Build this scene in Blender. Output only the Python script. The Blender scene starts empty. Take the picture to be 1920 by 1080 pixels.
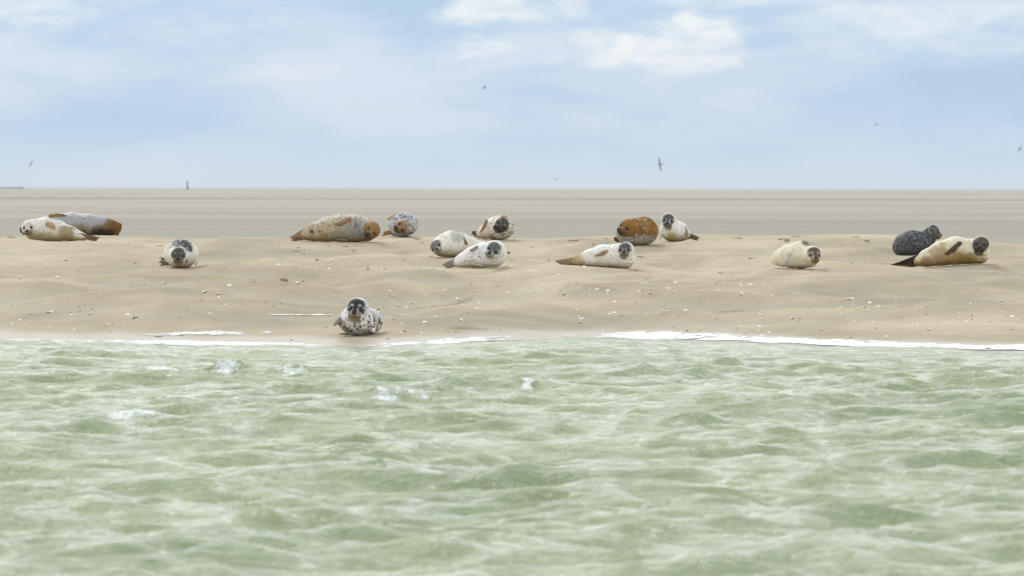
import bpy, math, random
import numpy as np
from mathutils import Vector, Matrix, Euler

# ------------------------------------------------------------------ camera
SC = bpy.context.scene
COL = SC.collection
F = 10667.0            # focal length in pixels of a 1920 wide frame (200 mm on 36 mm)
CAMH = 1.68
HOR = 352.0
cam_d = bpy.data.cameras.new("camera")
cam = bpy.data.objects.new("camera", cam_d)
COL.objects.link(cam)
cam_d.sensor_width = 36.0
cam_d.lens = 36.0 * F / 1920.0
cam_d.clip_start = 0.5
cam_d.clip_end = 60000.0
cam_d.dof.use_dof = True
cam_d.dof.focus_distance = 72.0
cam_d.dof.aperture_fstop = 7.0
PITCH = math.atan((540.0 - HOR) / F)
ROLL = math.radians(0.115)
R = Euler((math.radians(90) - PITCH, 0, 0)).to_matrix() @ Euler((0, 0, ROLL)).to_matrix()
cam.matrix_world = Matrix.Translation((0, 0, CAMH)) @ R.to_4x4()
SC.camera = cam

# ------------------------------------------------------------------ sky and sun
SUN_EL, SUN_AZ = math.radians(45), math.radians(-26)     # azimuth from +Y towards +X
W = bpy.data.worlds.new("World")
SC.world = W
W.use_nodes = True


def N(nt, kind, **kw):
    n = nt.nodes.new(kind)
    for k, v in kw.items():
        if k == 'op':
            n.operation = v
        elif k.startswith('i') and k[1:].isdigit():
            n.inputs[int(k[1:])].default_value = v
        else:
            setattr(n, k, v)
    return n


def math_(nt, op, a, b=None, c=None, clamp=False):
    n = nt.nodes.new('ShaderNodeMath')
    n.operation = op
    n.use_clamp = clamp
    for i, v in enumerate((a, b, c)):
        if v is None:
            continue
        if isinstance(v, (int, float)):
            n.inputs[i].default_value = v
        else:
            nt.links.new(v, n.inputs[i])
    return n.outputs[0]


def noise_(nt, vec, scale, detail=4, rough=0.55, dist=0.0):
    n = nt.nodes.new('ShaderNodeTexNoise')
    n.inputs['Scale'].default_value = scale
    n.inputs['Detail'].default_value = detail
    n.inputs['Roughness'].default_value = rough
    n.inputs['Distortion'].default_value = dist
    if vec is not None:
        nt.links.new(vec, n.inputs['Vector'])
    return n.outputs['Fac']


def ramp_(nt, fac, stops):
    n = nt.nodes.new('ShaderNodeValToRGB')
    el = n.color_ramp.elements
    while len(el) < len(stops):
        el.new(0.5)
    for e, (p, c) in zip(el, stops):
        e.position = p
        e.color = (*c, 1) if len(c) == 3 else c
    nt.links.new(fac, n.inputs['Fac'])
    return n.outputs['Color']


def mix_(nt, fac, a, b, blend='MIX'):
    n = nt.nodes.new('ShaderNodeMix')
    n.data_type = 'RGBA'
    n.blend_type = blend
    for sock, v in ((n.inputs['Factor'], fac), (n.inputs['A'], a), (n.inputs['B'], b)):
        if isinstance(v, (int, float)):
            sock.default_value = v
        elif isinstance(v, tuple):
            sock.default_value = (*v, 1)
        else:
            nt.links.new(v, sock)
    return n.outputs['Result']


def smooth_(nt, v, lo, hi, a=0.0, b=1.0):
    n = nt.nodes.new('ShaderNodeMapRange')
    n.interpolation_type = 'SMOOTHSTEP'
    nt.links.new(v, n.inputs['Value'])
    n.inputs['From Min'].default_value = lo
    n.inputs['From Max'].default_value = hi
    n.inputs['To Min'].default_value = a
    n.inputs['To Max'].default_value = b
    return n.outputs['Result']


def build_world():
    nt = W.node_tree
    nt.nodes.clear()
    out = N(nt, 'ShaderNodeOutputWorld')
    bg = N(nt, 'ShaderNodeBackground')
    bg.inputs['Strength'].default_value = 0.1
    sky = N(nt, 'ShaderNodeTexSky', sky_type='NISHITA', sun_disc=False)
    sky.sun_elevation = SUN_EL
    sky.sun_rotation = SUN_AZ
    sky.air_density = 1.0
    sky.dust_density = 1.2
    tc = N(nt, 'ShaderNodeTexCoord')
    sp = N(nt, 'ShaderNodeSeparateXYZ')
    nt.links.new(tc.outputs['Generated'], sp.inputs[0])
    x, y, z = sp.outputs
    u = math_(nt, 'MULTIPLY', x, 10.667)          # thousands of picture pixels
    v = math_(nt, 'MULTIPLY', z, 10.667)

    def vec(a, b, off):
        c = N(nt, 'ShaderNodeCombineXYZ')
        nt.links.new(math_(nt, 'MULTIPLY', u, a), c.inputs[0])
        nt.links.new(math_(nt, 'MULTIPLY', v, b), c.inputs[1])
        nt.links.new(math_(nt, 'ADD', y, off), c.inputs[2])
        return c.outputs[0]
    veil = noise_(nt, vec(2.0, 7.0, 3.1), 1.0, 7, 0.55, 0.25)
    col = ramp_(nt, veil, [(0.36, (3.85, 5.75, 8.0)), (0.48, (4.75, 6.35, 8.3)), (0.62, (6.1, 7.15, 8.6))])
    # soft horizontal bank low in the sky
    low = smooth_(nt, v, 0.0, 0.16, 1.0, 0.0)
    col = mix_(nt, math_(nt, 'MULTIPLY', low, 0.65), col, (5.3, 7.1, 8.9))
    # cumulus banks: ellipses whose edge a noise breaks up
    wob = noise_(nt, vec(6.5, 16.0, 9.7), 1.0, 8, 0.6, 0.3)
    body = noise_(nt, vec(4.5, 11.0, 1.3), 1.0, 6, 0.6, 0.4)
    cl = None
    for (cx, cy, rx, ry, g) in ((0.20, 0.262, 0.30, 0.055, 1.0), (0.33, 0.300, 0.16, 0.045, 1.0), (0.02, 0.335, 0.18, 0.05, .9),
                                (0.70, 0.315, 0.36, 0.045, .6), (0.86, 0.275, 0.2, 0.03, .45),
                                (-0.90, 0.345, 0.30, 0.06, .6), (-0.40, 0.222, 0.10, 0.03, .35),
                                (-0.62, 0.30, 0.2, 0.04, .35), (0.42, 0.35, 0.2, 0.03, .6)):
        du = math_(nt, 'DIVIDE', math_(nt, 'SUBTRACT', u, cx), rx)
        dv = math_(nt, 'DIVIDE', math_(nt, 'SUBTRACT', v, cy), ry)
        r = math_(nt, 'ADD', math_(nt, 'MULTIPLY', du, du), math_(nt, 'MULTIPLY', dv, dv))
        r = math_(nt, 'ADD', r, math_(nt, 'MULTIPLY', math_(nt, 'SUBTRACT', wob, 0.5), 4.6))
        m = smooth_(nt, r, -0.3, 1.0, g, 0.0)
        cl = m if cl is None else math_(nt, 'MAXIMUM', cl, m)
    ccol = ramp_(nt, body, [(0.36, (5.7, 7.0, 8.3)), (0.56, (8.6, 9.0, 9.3))])
    col = mix_(nt, math_(nt, 'MULTIPLY', cl, 0.95), col, ccol)
    # thick bright cloud deck higher up (outside the frame, it lights the scene)
    deck = smooth_(nt, z, 0.034, 0.065)
    dn = noise_(nt, tc.outputs['Generated'], 3.0, 5, 0.6, 0.3)
    dcol = ramp_(nt, dn, [(0.34, (6.4, 7.6, 9.4)), (0.60, (10.5, 10.8, 11.0))])
    bank = math_(nt, 'MULTIPLY', smooth_(nt, z, 0.06, 0.10), smooth_(nt, z, .30, .55, 1, 0))
    dcol = mix_(nt, math_(nt, 'MULTIPLY', bank, .85), dcol, (17.5, 17.8, 18.0))  # unseen bright cloud band, added to whiten the water reflections
    col = mix_(nt, math_(nt, 'MULTIPLY', deck, 0.92), col, dcol)
    # the clear sky behind it all
    fin = mix_(nt, 0.90, sky.outputs['Color'], col)
    nt.links.new(fin, bg.inputs['Color'])
    nt.links.new(bg.outputs[0], out.inputs['Surface'])


build_world()
sun_d = bpy.data.lights.new("sun", 'SUN')
sun_d.energy = 1.6
sun_d.angle = math.radians(16)
sun_d.color = (1.0, 0.96, 0.89)
sun = bpy.data.objects.new("sun", sun_d)
COL.objects.link(sun)
sdir = Vector((math.sin(SUN_AZ) * math.cos(SUN_EL), math.cos(SUN_AZ) * math.cos(SUN_EL), math.sin(SUN_EL)))
sun.rotation_euler = sdir.to_track_quat('Z', 'Y').to_euler()
sun.location = (0, 0, 30)
SC.view_settings.view_transform = 'Standard'
SC.view_settings.look = 'None'
SC.view_settings.exposure = 0.10
SC.view_settings.gamma = 1.0

# ------------------------------------------------------------------ helpers
rng = np.random.default_rng(7)
random.seed(7)
LAT = np.random.default_rng(11).random((64, 64, 64)).astype(np.float32)


def vnoise3(P):
    i = np.floor(P).astype(np.int64)
    f = P - i
    f = f * f * (3 - 2 * f)
    i0 = i & 63
    i1 = (i + 1) & 63
    x0, y0, z0 = i0[..., 0], i0[..., 1], i0[..., 2]
    x1, y1, z1 = i1[..., 0], i1[..., 1], i1[..., 2]
    fx, fy, fz = f[..., 0], f[..., 1], f[..., 2]
    a = LAT[x0, y0, z0] * (1 - fx) + LAT[x1, y0, z0] * fx
    b = LAT[x0, y1, z0] * (1 - fx) + LAT[x1, y1, z0] * fx
    c = LAT[x0, y0, z1] * (1 - fx) + LAT[x1, y0, z1] * fx
    d = LAT[x0, y1, z1] * (1 - fx) + LAT[x1, y1, z1] * fx
    return (a * (1 - fy) + b * fy) * (1 - fz) + (c * (1 - fy) + d * fy) * fz


def fbm3(P, o=3):
    s, a, t = 0, 1.0, 0
    for k in range(o):
        s = s + a * vnoise3(P * (2.03 ** k) + 7.3 * k)
        t += a
        a *= 0.5
    return s / t


def fbm2(x, y, seed=0.0, o=3):
    return fbm3(np.stack([x, y, np.zeros_like(x) + seed], -1), o)


def sstep(v, lo, hi):
    t = np.clip((v - lo) / (hi - lo), 0, 1)
    return t * t * (3 - 2 * t)


def mesh_np(name, V, Q, smooth=True):
    me = bpy.data.meshes.new(name)
    V = np.asarray(V, np.float32)
    Q = np.asarray(Q, np.int32)
    k = Q.shape[1]
    me.vertices.add(len(V))
    me.vertices.foreach_set('co', V.ravel())
    me.loops.add(Q.size)
    me.loops.foreach_set('vertex_index', Q.ravel())
    me.polygons.add(len(Q))
    me.polygons.foreach_set('loop_start', np.arange(len(Q), dtype=np.int32) * k)
    me.polygons.foreach_set('loop_total', np.full(len(Q), k, np.int32))
    me.polygons.foreach_set('use_smooth', np.full(len(Q), smooth, bool))
    me.update(calc_edges=True)
    me.validate()
    return me


def grid_quads(ny, nx):
    idx = np.arange(ny * nx).reshape(ny, nx)
    return np.stack([idx[:-1, :-1], idx[:-1, 1:], idx[1:, 1:], idx[1:, :-1]], -1).reshape(-1, 4)


def attr_f(me, name, vals):
    a = me.attributes.new(name, 'FLOAT', 'POINT')
    a.data.foreach_set('value', np.asarray(vals, np.float32).ravel())


def attr_c(me, name, rgb):
    a = me.attributes.new(name, 'FLOAT_COLOR', 'POINT')
    c = np.ones((len(rgb), 4), np.float32)
    c[:, :3] = rgb
    a.data.foreach_set('color', c.ravel())


def link(name, me, mat=None, parent=None, loc=(0, 0, 0), label=None, cat=None, group=None, kind=None):
    o = bpy.data.objects.new(name, me)
    COL.objects.link(o)
    o.location = loc
    if mat is not None and len(me.materials) == 0:
        me.materials.append(mat)
    if parent is not None:
        o.parent = parent
    for k, v in (('label', label), ('category', cat), ('group', group), ('kind', kind)):
        if v:
            o[k] = v
    return o


def new_mat(name):
    m = bpy.data.materials.new(name)
    m.use_nodes = True
    nt = m.node_tree
    b = nt.nodes['Principled BSDF']
    return m, nt, b


def attr_node(nt, name):
    n = nt.nodes.new('ShaderNodeAttribute')
    n.attribute_name = name
    return n


def bump_(nt, b, h, strength, dist):
    n = nt.nodes.new('ShaderNodeBump')
    n.inputs['Strength'].default_value = strength
    n.inputs['Distance'].default_value = dist
    nt.links.new(h, n.inputs['Height'])
    nt.links.new(n.outputs[0], b.inputs['Normal'])
    return n


def mapping_(nt, vec, scale, loc=(0, 0, 0), rz=0.0):
    n = nt.nodes.new('ShaderNodeMapping')
    n.inputs['Scale'].default_value = scale
    n.inputs['Location'].default_value = loc
    n.inputs['Rotation'].default_value = (0, 0, rz)
    nt.links.new(vec, n.inputs['Vector'])
    return n.outputs[0]


# picture pixel -> direction (columns of the camera matrix)
def ray(px, py):
    v = R @ Vector(((px - 960.0) / F, (540.0 - py) / F, -1.0))
    return np.array([v.x / v.y, 1.0, v.z / v.y])


# ------------------------------------------------------------------ terrain
_pd = np.array([-400, 20, 40, 55, 61, 63, 66, 70, 74, 78, 83, 87, 89, 90.5, 93, 97, 102, 108, 120, 30000.])
_pz = np.array([-2, -1.2, -.45, -.15, -.004, .040, .15, .315, .465, .60, .765, .885, .932, .92, .70, .30, .08, .01, 0, 0])
_fd = np.arange(40, 125, 0.05)
_fz = np.interp(_fd, _pd, _pz)
_k = np.exp(-0.5 * (np.arange(-30, 31) * 0.05 / 0.45) ** 2)
_k /= _k.sum()
_fz = np.convolve(np.pad(_fz, 30, mode='edge'), _k, mode='valid')


def profile(d):
    z = np.interp(d, _fd, _fz)
    return np.where(d < 40, np.interp(d, _pd, _pz), z)


def pxx(px, d):
    return (px - 960.0) * d / F


_shp = np.array([-600, 0, 250, 450, 600, 700, 830, 960, 1130, 1300, 1500, 1700, 1920, 2500.])
_shr = np.array([640, 639, 643, 646, 648, 650, 643, 634, 631, 634, 642, 648, 652, 652.])
_crp = np.array([-600, 0, 100, 200, 300, 430, 520, 640, 1000, 1200, 1400, 1690, 1760, 1850, 1920, 2500.])
_crr = np.array([449, 448, 444, 441, 444, 451, 448, 443, 445, 443, 441, 441, 447, 453, 456, 456.])


def shore_d(x):
    px = 960 + x * F / 62.0
    row = np.interp(px, _shp, _shr) + 1.6 * np.sin(px * 0.021) + 1.0 * np.sin(px * 0.053 + 1)
    row = row + (px - 960) * math.tan(ROLL)
    return F * CAMH / (row - HOR)


def row_to_d(row, lo=62.0, hi=89.0):
    d = np.arange(lo, hi, 0.1)
    r = HOR + F * (CAMH - profile(d)) / d
    return float(np.interp(-row, -r, d))


# lobes of the bank: (px, picture row of the crest, half width px, amplitude m, front length m, back length m)
MOUNDS = [(285, 571, 190, .075, 3.0, .55), (800, 531, 130, .06, 2.0, .5), (1640, 521, 250, .055, 3.2, .7), (1270, 566, 240, .05, 2.6, .6),
          (1830, 592, 160, .045, 2.2, .6), (1120, 506, 150, .045, 1.8, .5), (100, 553, 220, .045, 2.2, .5), (560, 556, 120, .03, 1.6, .5),
          (60, 468, 200, .03, 1.6, .5), (1000, 547, 120, .03, 1.4, .4), (1420, 497, 120, .035, 1.6, .4), (870, 607, 130, .03, 1.2, .3),
          (1600, 585, 300, .03, 2.0, .5), (450, 523, 160, .03, 1.6, .5), (1500, 455, 160, .03, 1.5, .5), (640, 487, 200, .025, 1.6, .5),
          (1760, 483, 160, .03, 1.6, .5), (210, 520, 190, .03, 1.8, .6)]
MOUNDS_W = []
for (px, row, hw, amp, fl, bl) in MOUNDS:
    d = row_to_d(row)
    MOUNDS_W.append((pxx(px, d), d, hw * d / F, amp * 1.4, fl, bl * .6))
# little scarps where the sand has broken: px0,row0,px1,row1,height
SCARPS = [(757, 577, 902, 556, .04), (1322, 592, 1432, 586, .030), (320, 551, 386, 545, .025), (826, 619, 935, 616, .03), (1195, 541, 1232, 537, .025),
          (1365, 517, 1388, 524, .02), (1270, 500, 1330, 512, .015)]
SCARPS_W = []
for (a, b, c, d_, h) in SCARPS:
    d0, d1 = row_to_d(b), row_to_d(d_)
    SCARPS_W.append((pxx(a, d0), d0, pxx(c, d1), d1, h))
SUPPORTS = []


def scarp_mask(x, y):
    m = np.zeros_like(x)
    for (x0, y0, x1, y1, h) in SCARPS_W:
        t = (x - x0) / (x1 - x0)
        yy = y0 + (y1 - y0) * t + 0.05 * np.sin(x * 9) + .03 * np.sin(x * 23)
        w = sstep(t, 0, .35) * (1 - sstep(t, .7, 1.0))
        m = np.maximum(m, w * np.exp(-((y - yy) / 0.085) ** 2))
    return m


def terrain(x, y, supports=True):
    x = np.asarray(x, float)
    y = np.asarray(y, float)
    sh = shore_d(x) - 61.2
    w = 1 - sstep(y, 63.5, 70)
    z = profile(y - sh * w)
    # crest line
    pxc = 960 + x * F / 89.0
    dz = (441.3 + (pxc - 960) * math.tan(ROLL) * 0 - np.interp(pxc, _crp, _crr)) * 89.0 / F
    z = z + dz * np.exp(-((y - 89.3) / 2.6) ** 2)
    for (mx, my, hw, amp, fl, bl) in MOUNDS_W:
        my2 = my - 0.5 * ((x - mx) / hw) ** 2
        dy = y - my2
        g = np.exp(-((x - mx) / hw) ** 2) * np.where(dy < 0, np.exp(-(dy / fl) ** 2), np.exp(-(dy / bl) ** 2))
        z = z + 2.1 * amp * g
    bank = sstep(y, 63.8, 67.5) * (1 - sstep(y, 90, 96)) * (1 - .65 * np.exp(-((y - 89) / 3.0) ** 2))
    wx = x + 0.5 * np.sin(y * 0.55) + 0.3 * np.sin(x * .7)
    n = fbm2(wx * 0.55 + 20, y * 0.42 + 5, 3.3, 3) - 0.5
    n2 = fbm2(wx * 1.3 + 3, y * 0.9, 8.1, 3) - 0.5
    rid = 1 - np.abs(2 * fbm2(wx * .38 + 9, y * .5 + 2, 5.7, 2) - 1)
    z = z + bank * (0.30 * n + 0.085 * n2 + 0.20 * (rid - 0.8))
    # far flats: barely relieved
    z = z + sstep(y, 105, 140) * 0.05 * (fbm2(x * 0.02, y * 0.03, 1.2, 3) - 0.5)
    for (x0, y0, x1, y1, h) in SCARPS_W:
        t = (x - x0) / (x1 - x0)
        yy = y0 + (y1 - y0) * t + 0.05 * np.sin(x * 9) + .03 * np.sin(x * 23)
        ww = sstep(t, 0, .3) * (1 - sstep(t, .75, 1.0))
        dd = y - yy
        z = z + ww * h * .45 * np.where(dd > 0, np.exp(-(dd / 1.2) ** 2), 0) * sstep(dd, -.02, .06)
    if supports:
        for (sx, sy, hx, hy, z0, gx, gy) in SUPPORTS:
            r = np.sqrt(((x - sx) / hx) ** 2 + ((y - sy) / hy) ** 2)
            ww = 1 - sstep(r, 0.85, 1.6)
            z = z * (1 - ww) + (z0 + gx * (x - sx) + gy * (y - sy)) * ww
    return z


def hit(px, py, supports=True, dmin=60.0, dmax=92.0):
    r = ray(px, py)
    d = np.arange(dmin, dmax, 0.03)
    zr = CAMH + r[2] * d
    zt = terrain(r[0] * d, d, supports)
    below = np.nonzero(zr <= zt)[0]
    if len(below) == 0:
        k = int(np.argmin(zr - zt))
    else:
        k = below[0]
    return np.array([r[0] * d[k], d[k], float(zt[k])])


# ------------------------------------------------------------------ seal modelling: implicit body, surface nets
def ell(P, c, r):
    q = P - c
    r = np.asarray(r)
    k0 = np.sqrt(((q / r) ** 2).sum(-1))
    k1 = np.sqrt(((q / (r * r)) ** 2).sum(-1)) + 1e-9
    return k0 * (k0 - 1) / k1


def rcone(P, a, b, ra, rb, n=None, flat=1.0):
    ab = b - a
    t = np.clip(((P - a) @ ab) / max(ab @ ab, 1e-9), 0, 1)
    q = P - a - t[..., None] * ab
    if n is not None:
        q = q + (flat - 1) * (q @ n)[..., None] * n
        # not quite exact, good enough for the blend
    return np.sqrt((q ** 2).sum(-1)) - (ra + (rb - ra) * t)


def smin(a, b, k):
    h = np.clip(0.5 + 0.5 * (b - a) / k, 0, 1)
    return b * (1 - h) + a * h - k * h * (1 - h)


def smax(a, b, k):
    return -smin(-a, -b, k)


def surface_nets(vals, org, step):
    s = vals < 0
    nx, ny, nz = vals.shape
    c = np.zeros((nx - 1, ny - 1, nz - 1), np.int8)
    for dx in (0, 1):
        for dy in (0, 1):
            for dz in (0, 1):
                c += s[dx:nx - 1 + dx, dy:ny - 1 + dy, dz:nz - 1 + dz]
    act = (c > 0) & (c < 8)
    idx = -np.ones(act.shape, np.int64)
    cells = np.argwhere(act)
    idx[act] = np.arange(len(cells))
    acc = np.zeros((len(cells), 3))
    cnt = np.zeros(len(cells))
    corners = [(0, 0, 0), (1, 0, 0), (0, 1, 0), (1, 1, 0), (0, 0, 1), (1, 0, 1), (0, 1, 1), (1, 1, 1)]
    for i in range(8):
        for j in range(i + 1, 8):
            a, b = np.array(corners[i]), np.array(corners[j])
            if np.abs(a - b).sum() != 1:
                continue
            va = vals[cells[:, 0] + a[0], cells[:, 1] + a[1], cells[:, 2] + a[2]]
            vb = vals[cells[:, 0] + b[0], cells[:, 1] + b[1], cells[:, 2] + b[2]]
            m = (va < 0) != (vb < 0)
            t = np.where(m, va / np.where(va == vb, 1, va - vb), 0)
            acc += np.where(m[:, None], a + t[:, None] * (b - a), 0)
            cnt += m
    V = (cells + acc / cnt[:, None]) * step + org
    Q = []
    for ax in range(3):
        sl0 = [slice(None)] * 3
        sl1 = [slice(None)] * 3
        sl0[ax] = slice(0, -1)
        sl1[ax] = slice(1, None)
        cr = s[tuple(sl0)] != s[tuple(sl1)]
        e = np.argwhere(cr)
        u, v = (ax + 1) % 3, (ax + 2) % 3
        e = e[(e[:, u] > 0) & (e[:, v] > 0) & (e[:, u] < act.shape[u]) & (e[:, v] < act.shape[v])]
        ins = s[e[:, 0], e[:, 1], e[:, 2]]

        def at(du, dv):
            g = e.copy()
            g[:, u] -= du
            g[:, v] -= dv
            return idx[g[:, 0], g[:, 1], g[:, 2]]
        q = np.stack([at(0, 0), at(1, 0), at(1, 1), at(0, 1)], -1)
        q[~ins] = q[~ins][:, ::-1]
        Q.append(q)
    return V, np.concatenate(Q)


def nrm(v):
    v = np.asarray(v, float)
    return v / np.linalg.norm(v)


def seal_mat(name, rough=0.55, bump=0.5):
    m, nt, b = new_mat(name)
    tc = N(nt, 'ShaderNodeTexCoord')
    a = attr_node(nt, 'coat')
    f = noise_(nt, tc.outputs['Object'], 70, 4, 0.65)
    f2 = noise_(nt, tc.outputs['Object'], 14, 4, 0.6)
    c = mix_(nt, 1.0, a.outputs['Color'], ramp_(nt, f, [(0.3, (.80, .79, .77)), (0.7, (1.12, 1.12, 1.12))]), 'MULTIPLY')
    c = mix_(nt, 1.0, c, ramp_(nt, f2, [(0.3, (.86, .85, .83)), (0.65, (1.06, 1.06, 1.06))]), 'MULTIPLY')
    nt.links.new(c, b.inputs['Base Color'])
    b.inputs['Roughness'].default_value = rough
    b.inputs['Specular IOR Level'].default_value = 0.06
    bump_(nt, b, f, bump, 0.004)
    return m


COAT = seal_mat('seal_coat')
M_EYE, _nt, _b = new_mat('seal_eye')
_b.inputs['Base Color'].default_value = (.006, .007, .012, 1)
_b.inputs['Roughness'].default_value = .06
M_NOSE, _nt, _b = new_mat('seal_nose')
_b.inputs['Roughness'].default_value = .35
_tc = N(_nt, 'ShaderNodeTexCoord')
_nt.links.new(ramp_(_nt, noise_(_nt, _tc.outputs['Object'], 90), [(.3, (.018, .015, .014)), (.7, (.05, .042, .038))]), _b.inputs['Base Color'])

_sph = None


def ball_mesh(name, c, r, fwd=None, sc=(1, 1, 1), n=10):
    V, Q = [], []
    th = np.linspace(0, math.pi, n + 1)
    ph = np.linspace(0, 2 * math.pi, 2 * n + 1)[:-1]
    for t in th:
        for p in ph:
            V.append((math.sin(t) * math.cos(p), math.sin(t) * math.sin(p), math.cos(t)))
    V = np.array(V) * r * np.array(sc)
    m = 2 * n
    for i in range(n):
        for j in range(m):
            Q.append((i * m + j, (i + 1) * m + j, (i + 1) * m + (j + 1) % m, i * m + (j + 1) % m))
    if fwd is not None:
        V = V @ fwd          # rows are axes
    return mesh_np(name, V + np.asarray(c), Q)


def paint(col, w, c):
    w = np.clip(w, 0, 1)[:, None]
    return col * (1 - w) + np.asarray(c) * w


def make_seal(S):
    """S holds traced joints in picture pixels (x, y, depth m, radius px[, radius x px]) round the seal's contact point."""
    bx, by = S['base'][0], S['base'][1] + 1.6
    o = hit(bx, by, supports=False, dmin=61.5)
    sc = o[1] / F                       # metres per pixel here
    gx = S.get('gx', 0.0)
    gy = S.get('gy', 0.02)
    dep0 = S.get('dep', 0.17)

    def P3(x, y, dep=0.0):
        return np.array([(x - bx) * sc, dep + dep0, (by - y) * sc])
    vox = S.get('vox', 0.0105)
    prim = []           # (function, k, tag, t)
    B = S['body']
    js = [(P3(j[0], j[1], j[2]), j[3] * sc, (j[4] if len(j) > 4 else j[3]) * sc) for j in B]
    for i in range(len(js) - 1):
        (a, ra, rxa), (b, rb, rxb) = js[i], js[i + 1]
        prim.append((lambda P, a=a, b=b, ra=ra, rb=rb: rcone(P, a, b, ra, rb), .05, 'body', (i + .5) / (len(js) - 1)))
    for i, (a, ra, rxa) in enumerate(js):
        if rxa > ra * 1.02:
            prim.append((lambda P, a=a, ra=ra, rxa=rxa: ell(P, a, (rxa, rxa * .95, ra)), .05, 'body', i / (len(js) - 1)))
    hx, hy, hdep = S['head']
    C = P3(hx, hy, hdep)
    hs = S.get('hs', 13) * sc
    f = nrm(S.get('fwd', (0, -1, -.1)))
    u = np.asarray(S.get('up', (0, 0, 1)), float)
    u = nrm(u - (u @ f) * f)
    L = np.cross(f, u)
    Mx = np.stack([L, f, u])            # rows: lateral, forward, up

    def hl(P):
        return (P - C) @ Mx.T / hs
    nk = S.get('neck', 1.08)
    prim.append((lambda P: rcone(P, C - f * hs * .2, js[0][0], hs * nk, js[0][1] * .96), .045, 'neck', 0.0))

    def head_sdf(P):
        q = hl(P)
        d = ell(q, np.array((0, -.15, .05)), (1.05, 1.15, .97))
        d = smin(d, ell(q, np.array((0, .72, -.38)), (.66, .72, .55)), .30)
        for sx in (-1, 1):
            d = smin(d, ell(q, np.array((sx * .27, 1.12, -.50)), (.34, .36, .31)), .10)
            d = smin(d, ell(q, np.array((sx * .50, .60, .42)), (.22, .22, .16)), .22)
            d = smax(d, -ell(q, np.array((sx * .50, .99, .12)), (.20, .22, .17)), .16)
        d = smin(d, ell(q, np.array((0, .95, -.76)), (.34, .36, .24)), .12)
        d = smin(d, ell(q, np.array((0, 1.05, -.12)), (.22, .42, .22)), .20)
        return d * hs
    prim.append((head_sdf, .03, 'head', 0.0))
    # fore flippers: root, tip (px), depth of root and tip, width px, blade normal
    for fl in S.get('flip', []):
        (x0, y0, d0), (x1, y1, d1), wpx = fl[:3]
        n = nrm(fl[3]) if len(fl) > 3 else np.array((0, 1., 0))
        a, b = P3(x0, y0, d0), P3(x1, y1, d1)
        ax = nrm(b - a)
        n = nrm(n - (n @ ax) * ax)
        side = np.cross(ax, n)
        w = wpx * sc
        ln = np.linalg.norm(b - a)
        mid = a + (b - a) * .5 + side * w * .15
        tg = fl[4] if len(fl) > 4 else 'flip'
        prim.append((lambda P, a=a, m=mid, w=w, n=n: rcone(P, a, m, w * .85, w * 1.0, n, 1.6), .012, tg, 0))
        for k, off in enumerate((-.45, -.15, .15, .45)):
            e = b + side * w * off - ax * (0.05 * k * ln)
            prim.append((lambda P, m=mid + side * w * off * .5, e=e, w=w, n=n: rcone(P, m, e, w * .62, w * .36, n, 1.5), .010, tg, 0))
    # hind flippers: fan of five toes each
    for hf in S.get('hind', []):
        (x0, y0, d0), (x1, y1, d1), wpx = hf[:3]
        n = nrm(hf[3]) if len(hf) > 3 else np.array((0, 1., 0))
        a, b = P3(x0, y0, d0), P3(x1, y1, d1)
        ax = nrm(b - a)
        n = nrm(n - (n @ ax) * ax)
        side = np.cross(ax, n)
        w = wpx * sc
        ln = np.linalg.norm(b - a)
        for k in range(5):
            off = (k - 2) / 2.0
            e = b + side * w * off - ax * ln * (.16 * (1 - abs(off)))
            prim.append((lambda P, a=a + side * w * off * .3, e=e, w=w, n=n: rcone(P, a - ax * w, e, w * .80, w * .24, n, 1.6), .014, 'hind', 1))
    # bounds
    pts = [(p, r * 1.05) for p, r, rx in js] + [(p, rx) for p, r, rx in js] + [(C + f * hs * .6, hs * 1.25), (C, hs * 1.3)]
    for fl in S.get('flip', []) + S.get('hind', []):
        for q in fl[:2]:
            pts.append((P3(*q), fl[2] * sc * 1.6))
    lo = np.min([p - r for p, r in pts], 0) - .04
    hi = np.max([p + r for p, r in pts], 0) + .04
    lo[2] = max(lo[2], -.16)
    n = np.ceil((hi - lo) / vox).astype(int) + 1
    gxx = np.stack(np.meshgrid(*[lo[i] + np.arange(n[i]) * vox for i in range(3)], indexing='ij'), -1).astype(np.float64)
    D = None
    for fn, k, tag, t in prim:
        d = fn(gxx)
        D = d if D is None else smin(D, d, k)
    # soft lumps of fat
    D = D + 0.010 * (fbm3(gxx * 4.5 + S.get('seed', 1) * 3.1, 2) - .5) * 2
    rho = np.sqrt(((gxx - C) ** 2).sum(-1)) / hs
    D = D + .0045 * S.get('fold', 1.6) * np.sin(rho * 2 * math.pi / .38) * sstep(rho, 1.2, 1.4) * (1 - sstep(rho, 1.7, 2.2))
    cut = -(gxx[..., 2] - gx * gxx[..., 0] - gy * (gxx[..., 1]) + 0.012)
    D = smax(D, cut, .035)
    V, Q = surface_nets(D, lo, vox)
    # ---- colours
    cc = S['col']
    nP = len(V)
    dist = {}
    wb, tb = np.zeros(nP) + 1e-9, np.zeros(nP)
    for fn, k, tag, t in prim:
        d = fn(V)
        dist[tag] = np.minimum(dist.get(tag, 9e9), d)
        if tag in ('body', 'neck'):
            w = np.exp(-np.clip(d, -.05, 1) / .02)
            wb += w
            tb += w * t
    t = tb / wb
    nse = fbm3(V * 9 + S.get('seed', 1) * 5.3, 3)
    nse2 = fbm3(V * 28 + S.get('seed', 1) * 2.3, 2)
    # outward direction from the spine as a stand in for the normal
    cen = np.zeros((nP, 3))
    best = np.full(nP, 9e9)
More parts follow.
